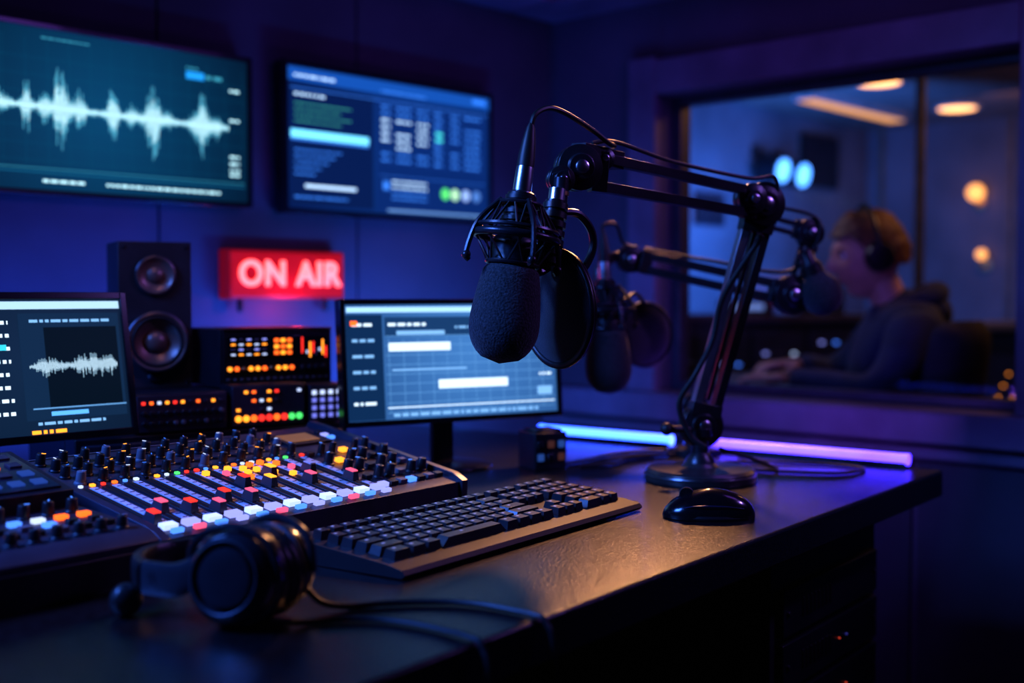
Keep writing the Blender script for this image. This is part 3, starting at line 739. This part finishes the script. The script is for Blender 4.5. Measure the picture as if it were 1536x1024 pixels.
# ------------------------------------------------------------------ person behind the glass
PX,PY,PA=3.274,1.546,126
person=empty('seated_man',(PX,PY,0),PA)
HOOD=mat('navy_hoodie',(.016,.028,.065),.85,bump=.6,bscale=40,sheen=.1); JEAN=mat('dark_jeans',(.02,.025,.05),.8,bump=.3,bscale=200)
SKIN=mat('skin',(.62,.34,.24),.5,bump=.1,bscale=200,var=.12); HAIR=mat('brown_hair',(.17,.075,.032),.6,bump=1.,bscale=120,var=.5,vscale=60); SHOE=mat('shoe',(.03,.03,.03),.5)
def skin(name,verts,edges,root,mats,matf=None,sub=2,parent=None):
    me=bpy.data.meshes.new(name); me.from_pydata([v[0] for v in verts],edges,[]); o=bpy.data.objects.new(name,me); COL.objects.link(o)
    md=o.modifiers.new('s','SKIN'); md.use_smooth_shade=True
    sv=me.skin_vertices[0].data
    for i,v in enumerate(verts):
        sv[i].radius=v[1]; sv[i].use_root=(i==root)
    m2=o.modifiers.new('ss','SUBSURF'); m2.levels=sub; m2.render_levels=sub
    bpy.context.view_layer.update()
    dg=bpy.context.evaluated_depsgraph_get(); nm=bpy.data.meshes.new_from_object(o.evaluated_get(dg))
    o.modifiers.clear(); o.data=nm
    nm.materials.clear()
    for m in mats: nm.materials.append(m)
    for p in nm.polygons:
        p.use_smooth=True
        p.material_index=matf(p.center) if matf else 0
    if parent: o.parent=parent
    return o
bv=[((0,0,.56),(.13,.16)),((-.01,0,.68),(.115,.15)),((.0,0,.82),(.125,.165)),((-.015,0,.93),(.12,.175)),((-.01,0,1.015),(.075,.09)),((.015,0,1.065),(.052,.052)),
 ((-.02,.155,.98),(.075,.075)),((.04,.225,.85),(.058,.06)),((.11,.255,.785),(.052,.052)),((.22,.20,.805),(.045,.045)),((.315,.145,.815),(.036,.034)),
 ((-.02,-.155,.98),(.075,.075)),((.06,-.225,.87),(.058,.06)),((.14,-.24,.80),(.052,.052)),((.20,-.17,.825),(.045,.045)),((.255,-.09,.845),(.036,.034)),
 ((.03,.09,.52),(.095,.095)),((.25,.11,.53),(.082,.082)),((.43,.12,.52),(.066,.066)),((.44,.12,.30),(.056,.056)),((.43,.12,.10),(.042,.042)),
 ((.03,-.09,.52),(.095,.095)),((.25,-.11,.53),(.082,.082)),((.43,-.12,.52),(.066,.066)),((.44,-.12,.30),(.056,.056)),((.43,-.12,.10),(.042,.042))]
be=[(0,1),(1,2),(2,3),(3,4),(4,5),(3,6),(6,7),(7,8),(8,9),(9,10),(3,11),(11,12),(12,13),(13,14),(14,15),(0,16),(16,17),(17,18),(18,19),(19,20),(0,21),(21,22),(22,23),(23,24),(24,25)]
skin('body',bv,be,0,[HOOD,JEAN],lambda c:1 if (c.z<.56 or (c.x>.13 and c.z<.66)) else 0,2,person)
b=B()
b.torus((-.045,0,1.025),(.45,0,1),.075,.034,HOOD,seg=32,ts=14)
b.sph((-.105,0,.995),(.05,.095,.06),HOOD)
b.cyl((.005,0,1.0),(.045,0,1.10),.052,SKIN,r1=.048,seg=24)
for s in (-1,1):
    vs=b.sph((.48,s*.12,.045),(.13,.047,.045),SHOE)
    for v in vs: v.co.z=max(v.co.z,.002)
b.done('hood_neck_and_shoes',parent=person)
b=B(); HT=Matrix.Translation((.078,0,1.160))@Matrix.Rotation(rad(8),4,'Y')@Matrix.Rotation(rad(8),4,'Z')
vs=bmesh.ops.create_uvsphere(b.bm,u_segments=48,v_segments=36,radius=1.)['verts']; b._fin(vs,SKIN)
for v in vs:
    x,y,z=v.co; 
    X=x*.097; Y=y*.076; Z=z*.120
    if z<0:
        t=-z; Y*=1-.30*t**1.5
        if x<0: X*=1-.45*t
        else: X*=1-.06*t
    if x>0:
        g=lambda yy,zz,sy,sz: math.exp(-((y-yy)/sy)**2-((z-zz)/sz)**2)
        X+=.026*g(0,-.16,.16,.16)+.012*g(0,.03,.11,.2)
        X+=.007*g(0,.30,.6,.14)-.012*(g(.36,.10,.2,.13)+g(-.36,.10,.2,.13))
        X+=.010*g(0,-.50,.26,.10)-.006*g(0,-.64,.4,.06)+.016*g(0,-.84,.4,.17)
    else: X-=.012*math.exp(-((z-.25)/.5)**2)
    v.co=HT@V((X,Y,Z))
b.T=HT
for s in (-1,1):
    b.sph((.075,s*.030,.012),.0125,mat('eye_white',(.7,.7,.7),.2)); b.sph((.084,s*.031,.012),.006,mat('iris',(.05,.03,.02),.2))
    b.sph((-.004,s*.076,-.005),(.018,.008,.030),SKIN,rot=Matrix.Rotation(rad(12),4,'Y'))
    b.box((.089,s*.032,.030),(.006,.03,.005),HAIR)
LIP=mat('lips',(.42,.18,.15),.5)
b.sph((.100,0,-.058),(.008,.022,.006),LIP); b.sph((.098,0,-.066),(.008,.020,.006),LIP)
b.T=Matrix.Identity(4)
b.done('head',parent=person,ang=80)
b=B(); vs=bmesh.ops.create_icosphere(b.bm,subdivisions=5,radius=1.)['verts']; b._fin(vs,HAIR)
kill=[]
for v in vs:
    x,y,z=v.co.copy()
    lim=.42 if x>.55 else (.42-(.55-x)*1.3 if x>.0 else -.30+.2*max(0,x+.3))
    lim=max(lim,-.45)
    X=x*.108-(.014 if x<0 else 0); Y=y*.088; Z=z*.134+.002
    if z<0 and x<0: X*=1-.2*(-z)
    n=noise.noise(V((x*3,y*3,z*8)))*.006+noise.noise(V((x*14,y*14,z*20)))*.004
    if x>.2 and z>.3: X+=.006; Z+=.004
    p=V((X,Y,Z)); p+=v.co.normalized()*n
    v.co=HT@p
    if z<lim: kill.append(v)
bmesh.ops.delete(b.bm,geom=kill,context='VERTS')
b.done('hair',parent=person,ang=180)
b=B(); b.T=HT
pts=[(-.004,.105*math.cos(rad(a)),.012+.135*math.sin(rad(a))) for a in range(-5,190,15)]
b.tube(pts,.008,BLK,seg=8,sub=2)
for s in (-1,1):
    b.lathe([(0,-.012),(.036,-.012),(.042,-.004),(.042,.006),(.036,.016),(.02,.020),(0,.020)],BLK,(-.004,s*.092,-.006),(0,s,0),32)
    b.torus((-.004,s*.086,-.006),(0,1,0),.034,.010,LEATH,seg=32,ts=10)
b.done('headphones',parent=person)
def hand(name,W,fw,side,curl=.5):
    W=V(W);fw=V(fw).normalized();up=V((0,0,1));sd=up.cross(fw).normalized()*side
    up=fw.cross(up.cross(fw)).normalized()
    P=lambda f,s_,u_: tuple(W+fw*f+sd*s_+up*u_)
    vs=[(P(0,0,0),(.026,.019)),(P(.045,0,0),(.032,.015)),(P(.075,0,.0),(.030,.013))]; ed=[(0,1),(1,2)]
    for k,(s_,ln) in enumerate(((.030,.92),(.011,1.),(-.009,.94),(-.028,.76))):
        i=len(vs)
        vs+= [(P(.088,s_,.002),(.0095,.0095)),(P(.088+.038*ln,s_*1.1,.004-.006*curl),(.0088,.0088)),(P(.088+.060*ln,s_*1.12,-.004-.022*curl),(.008,.008)),(P(.088+.070*ln,s_*1.12,-.012-.036*curl),(.0068,.0068))]
        ed+=[(2,i),(i,i+1),(i+1,i+2),(i+2,i+3)]
    i=len(vs)
    vs+=[(P(.030,.030,-.006),(.013,.012)),(P(.058,.050,-.014),(.0105,.0105)),(P(.085,.056,-.020),(.0085,.0085))]; ed+=[(1,i),(i,i+1),(i+1,i+2)]
    return skin(name,vs,ed,0,[SKIN],None,2,person)
hand('left_hand',(.315,.145,.818),(.85,-.35,-.04),-1,.6)
hand('right_hand',(.255,-.09,.848),(.9,.35,-.06),1,.8)

# ------------------------------------------------------------------ chair
CH=mat('chair_fabric',(.026,.026,.038),.8,bump=.4,bscale=150)
b=B()
vs=bmesh.ops.create_grid(b.bm,x_segments=10,y_segments=12,size=.5)['verts']
b.bm.verts.ensure_lookup_table()
ret=bmesh.ops.extrude_face_region(b.bm,geom=b.bm.faces[:])
tvs=set(g for g in ret['geom'] if isinstance(g,bmesh.types.BMVert))
for v in list(b.bm.verts):
    u_,w_=v.co.x*2,v.co.y*2
    k=1-.12*abs(w_)**6; kk=1-.10*abs(u_)**6
    y=u_*.145*k; z_=.78+w_*.20*kk; x=-.205-.03*(w_)+.035*u_*u_
    if v in tvs: x-=.055*(1-.6*abs(u_)**8)*(1-.6*abs(w_)**8)
    v.co=V((x,y,z_))
b._fin(list(b.bm.verts),CH)
vs=b.sph((.02,0,.435),(.25,.25,.05),CH)
for v in vs: v.co.z=max(min(v.co.z,.46),.41)
b.box((-.24,0,.56),(.03,.07,.34),DMET); b.box((-.13,0,.395),(.25,.08,.02),DMET)
b.cyl((0,0,.09),(0,0,.40),.028,DMET)
for k in range(5):
    a=rad(k*72+10); c_,s_=math.cos(a),math.sin(a)
    b.tube([(0,0,.10),(c_*.15,s_*.15,.09),(c_*.29,s_*.29,.065)],.018,DMET,seg=8,sub=3)
    b.cyl((c_*.30-s_*.02,s_*.30+c_*.02,.03),(c_*.30+s_*.02,s_*.30-c_*.02,.03),.028,RUB,seg=16)
b.done('office_chair',(PX-.045,PY+.005,0),PA-38,bevel=0,ang=50)

# ------------------------------------------------------------------ control room contents
DW=mat('control_desk_top',(.08,.07,.075),.4)
b=B(); b.box((3.25,2.52,.760),(.82,1.56,.035),DW)
for x,y in ((2.88,1.78),(3.62,1.78),(2.88,3.26),(3.62,3.26)): b.box((x,y,.371),(.04,.04,.742),DMET)
b.done('control_room_desk',bevel=.003)
def smallmon(name,loc,rz,w,h,c0,c1,zc):
    b=B(); bezel(b,w,h,.02,.008); b.scr(-w/2+.008,-h/2+.008,w/2-.008,h/2-.008,screenmat('cr_screen',c0,c1,0,0,w*.6),0)
    for k in range(6): words(b,-w/2+.02,h/2-.03-k*.03,w*.7,.008,E(c1[0]*1.6,c1[1]*1.6,c1[2]*1.6,1))
    b.box((0,.03,-h/2+.0),(.04,.012,h*.7),BLK); b.box((0,.03,-h/2-.045),(.04,.012,.11),BLK); b.box((0,.03,-h/2-.10),(.18,.12,.008),BLK)
    return b.done(name,loc,rz,bevel=.001)
smallmon('computer_monitor',(3.35,3.10,.7815+.104+.09),-60,.30,.18,(.02,.03,.07),(.10,.16,.30),0)
b=B(); b.box((0,0,.03),(.34,.22,.06),PANEL2)
for k in range(8):
    for j in range(4): b.box((-.14+k*.04,-.07+j*.045,.064),(.018,.018,.01),random.choice([amber,GREY,whl,redl,bluel,GREY]))
b.done('broadcast_controller',(3.1,2.35,.7775),85,bevel=.002)
b=B(); b.box((0,0,.0),(.03,.42,.30),BLK); b.box((-.017,0,0),(.004,.40,.28),mat('cr_wall_screen',(.05,.07,.12),.3,em=(.10,.22,.55),es=.75))
for k in range(7): b.box((-.02,-.05+.02*(k%2),.11-k*.035),(.002,.26,.012),mat('cr_wall_screen_text',(.2,.3,.5),.3,em=(.25,.40,.85),es=.8))
b.done('wall_mounted_display',(6.53,3.575,1.84),-90,bevel=.002)
b=B(); b.box((0,0,0),(.02,.26,.17),BLK); b.box((-.012,0,0),(.004,.24,.15),mat('cr_pink_screen',(.3,.2,.3),.3,em=(.75,.5,.75),es=.8))
b.done('wall_mounted_display',(5.37,3.58,1.5),-90)
for i,(x,zz) in enumerate(((5.84,1.75),(6.06,1.74))):
    b=B(); b.cyl((0,.0,0),(0,-.14,-.02),.07,BLK,r1=.075,seg=28); b.cyl((0,-.141,-.0202),(0,-.150,-.022),.062,E(.10,.34,1.,3.2),seg=28); b.tube([(0,.03,.1),(0,0,.09),(0,-.05,.07)],.012,BLK,seg=8,sub=3); b.box((0,.035,.1),(.06,.02,.06),BLK)
    b.done('wall_spotlight',(x,3.56,zz),0)
WARM=E(1.,.44,.15,3.)
for (x,y) in ((5.54,2.716),(6.6,2.77),(4.6,.6)):
    b=B(); b.lathe([(0,0),(.12,0),(.13,-.01),(.115,-.02),(.10,-.012),(0,-.012)],mat('lamp_rim',(.5,.45,.4),.4),(0,0,0),(0,0,1),32); b.cyl((0,0,-.013),(0,0,-.019),.098,WARM,seg=32); b.done('ceiling_downlight',(x,y,2.1))
b=B(); b.box((0,0,-.02),(1.1,.12,.04),mat('lamp_body',(.4,.35,.3),.4)); b.box((0,0,-.042),(1.06,.09,.006),E(1.,.46,.17,.8)); b.done('ceiling_linear_light',(6.15,3.16,2.1))
for y,zz,r in ((2.87,1.657,.05),(2.83,1.29,.03)):
    b=B(); b.sph((-.07,0,0),r,E(1.,.40,.12,1.7)); b.tube([(0,0,-.06),(-.05,0,-.08),(-.07,0,-r)],.01,GOLD,seg=8,sub=4); b.cyl((.0,0,-.06),(-.015,0,-.06),.035,GOLD); b.done('wall_sconce',(7.19,y,zz))
b=B()
AP=mat('aluminium_post',(.30,.26,.26),.4,.6)
for y in (2.19,1.6): b.box((4.85,y,1.05),(.03,.03,2.1),AP)
b.box((4.85,1.895,2.08),(.03,.6,.03),AP)
b.done('partition_frame')
WT=mat('console_worktop',(.30,.26,.24),.4)
b=B(); b.box((0,0,.45),(.55,1.5,.9),PANEL2); b.box((-.02,0,.915),(.62,1.56,.03),WT)
for k in range(6):
    b.box((-.28,-.6+k*.24,.6),(.012,.21,.4),PANEL)
    for j in range(6): b.box((-.288,-.66+k*.24+.02*j,.72-.05*(j%3)),(.004,.012,.008),random.choice([amber,whl,amber,GREY]))
b.done('equipment_console',(5.45,1.35,0),10,bevel=.003)
b=B(); b.box((0,0,.47),(.45,.95,.94),PANEL2); b.box((-.01,0,.955),(.50,1.0,.03),DW)
for k in range(4):
    b.box((-.23,-.33+k*.22,.72),(.012,.20,.38),PANEL)
    for j in range(5): b.box((-.238,-.39+k*.22+.028*j,.86-.045*((j*2+k)%4)),(.004,.018,.010),[lav,whl,bluel,GREY,lav][(j+k)%5])
for k,(hh,ww) in enumerate(((.10,.18),(.06,.22),(.12,.12))): b.box((.0,-.3+k*.3,.97+hh/2),(.2,ww,hh),PANEL); b.box((-.102,-.3+k*.3,.97+hh/2),(.004,ww*.6,hh*.4),E(.2,.3,.7,.7))
b.done('equipment_console',(4.35,2.72,0),38,bevel=.003)

# ------------------------------------------------------------------ lights
def area(name,loc,tgt,size,col,e,sy=None,spread=None):
    l=bpy.data.lights.new(name,'AREA'); l.energy=e; l.color=col; l.size=size
    if sy: l.shape='RECTANGLE'; l.size_y=sy
    if spread: l.spread=rad(spread)
    o=bpy.data.objects.new(name,l); COL.objects.link(o); o.location=loc
    o.rotation_euler=(V(tgt)-V(loc)).to_track_quat('-Z','Y').to_euler(); return o
def point(name,loc,col,e,r=.05):
    l=bpy.data.lights.new(name,'POINT'); l.energy=e; l.color=col; l.shadow_soft_size=r
    o=bpy.data.objects.new(name,l); COL.objects.link(o); o.location=loc; return o
def spot(name,loc,tgt,col,e,ang=40,r=.04):
    l=bpy.data.lights.new(name,'SPOT'); l.energy=e; l.color=col; l.shadow_soft_size=r; l.spot_size=rad(ang); l.spot_blend=.7
    o=bpy.data.objects.new(name,l); COL.objects.link(o); o.location=loc
    o.rotation_euler=(V(tgt)-V(loc)).to_track_quat('-Z','Y').to_euler(); return o
BLUE=(.025,.12,1.); PURP=(.36,.13,1.); WRM=(1.,.46,.20)
area('wall_wash_blue',(1.2,2.15,.80),(1.2,2.33,1.05),1.5,BLUE,7.,.08)
area('desk_end_glow',(2.02,1.84,.80),(2.08,2.33,.90),.35,(.03,.22,1.),4.5,.03)  # extra unseen area light, boosts the azure tube's glow on the wall
area('desk_end_violet',(2.16,1.22,.78),(2.40,1.80,.80),.35,(.32,.12,1.),1.6,.03)  # extra unseen area light, strengthens the violet tube's glow on sill and wall
point('on_air_spill',(1.68,2.24,1.02),(1.,.03,.02),.35,.004)  # added point light, too small to see, boosts the sign's red glow
area('ceiling_purple',(2.0,1.5,2.05),(2.4,2.3,1.3),.7,PURP,1.3)
area('ceiling_purple_right',(1.9,.5,2.0),(2.66,1.4,1.2),.5,PURP,1.9)
area('ceiling_blue_left',(-.3,1.6,1.95),(.7,1.2,.75),.6,(.07,.22,1.),16.,spread=95)
spot('warm_sheen_fill',(2.38,1.72,1.82),(1.30,.98,.78),WRM,52,60,.07)  # added out-of-frame light for the warm sheen on the desk, no fixture modelled
spot('blue_mic_fill',(.2,1.5,1.9),(1.15,1.0,1.05),(.16,.34,1.),34,45,.05)  # added fill light that brings out microphone detail, not a fixture
spot('violet_rim_fill',(2.1,.0,1.85),(1.5,1.0,1.1),(.40,.22,1.),24,60,.05)  # added rim light for microphone and arm from the right, not a fixture
spot('speaker_cone_fill',(.75,1.15,1.95),(1.05,1.80,1.0),(1.,.50,.42),4,32,.05)  # added fill light to brighten the speaker cones, not a fixture
point('control_warm',(5.6,1.2,1.95),WRM,7,.1)
area('control_key_warm',(3.75,1.05,2.0),(3.2,1.5,1.1),.3,(1.,.46,.20),3.6)  # added key light for the seated man, hidden above the opening
area('control_face_cool',(2.98,2.35,1.80),(3.15,1.65,1.1),.25,(.62,.58,.9),2.2)  # added face light for the seated man, out of sight above the window
area('control_wall_blue',(5.2,2.9,1.3),(5.6,3.6,1.45),1.6,(.05,.22,1.),40,.6)  # added area light seen only from behind, makes the blue glow on the wall
area('control_wall_warm',(6.2,2.2,1.9),(7.2,2.3,1.2),.6,WRM,2.2)

wd=bpy.data.worlds.new('world'); scene.world=wd; wd.use_nodes=True
wd.node_tree.nodes['Background'].inputs[0].default_value=(.01,.012,.04,1); wd.node_tree.nodes['Background'].inputs[1].default_value=.15

# ------------------------------------------------------------------ camera
cam=bpy.data.cameras.new('camera'); co=bpy.data.objects.new('camera',cam); COL.objects.link(co); scene.camera=co
cam.sensor_width=36; cam.lens=1800/1536*36; co.location=(0,0,1.05)
yaw=rad(43); pit=math.atan(70/1800)
d=V((math.cos(yaw)*math.cos(pit),math.sin(yaw)*math.cos(pit),-math.sin(pit)))
co.rotation_euler=d.to_track_quat('-Z','Y').to_euler()
cam.dof.use_dof=True; cam.dof.focus_distance=1.52; cam.dof.aperture_fstop=2.2
cam.clip_start=.02
scene.view_settings.view_transform='Standard'
try: scene.view_settings.look='Medium High Contrast'
except Exception as ex: print(ex)
scene.view_settings.exposure=.25
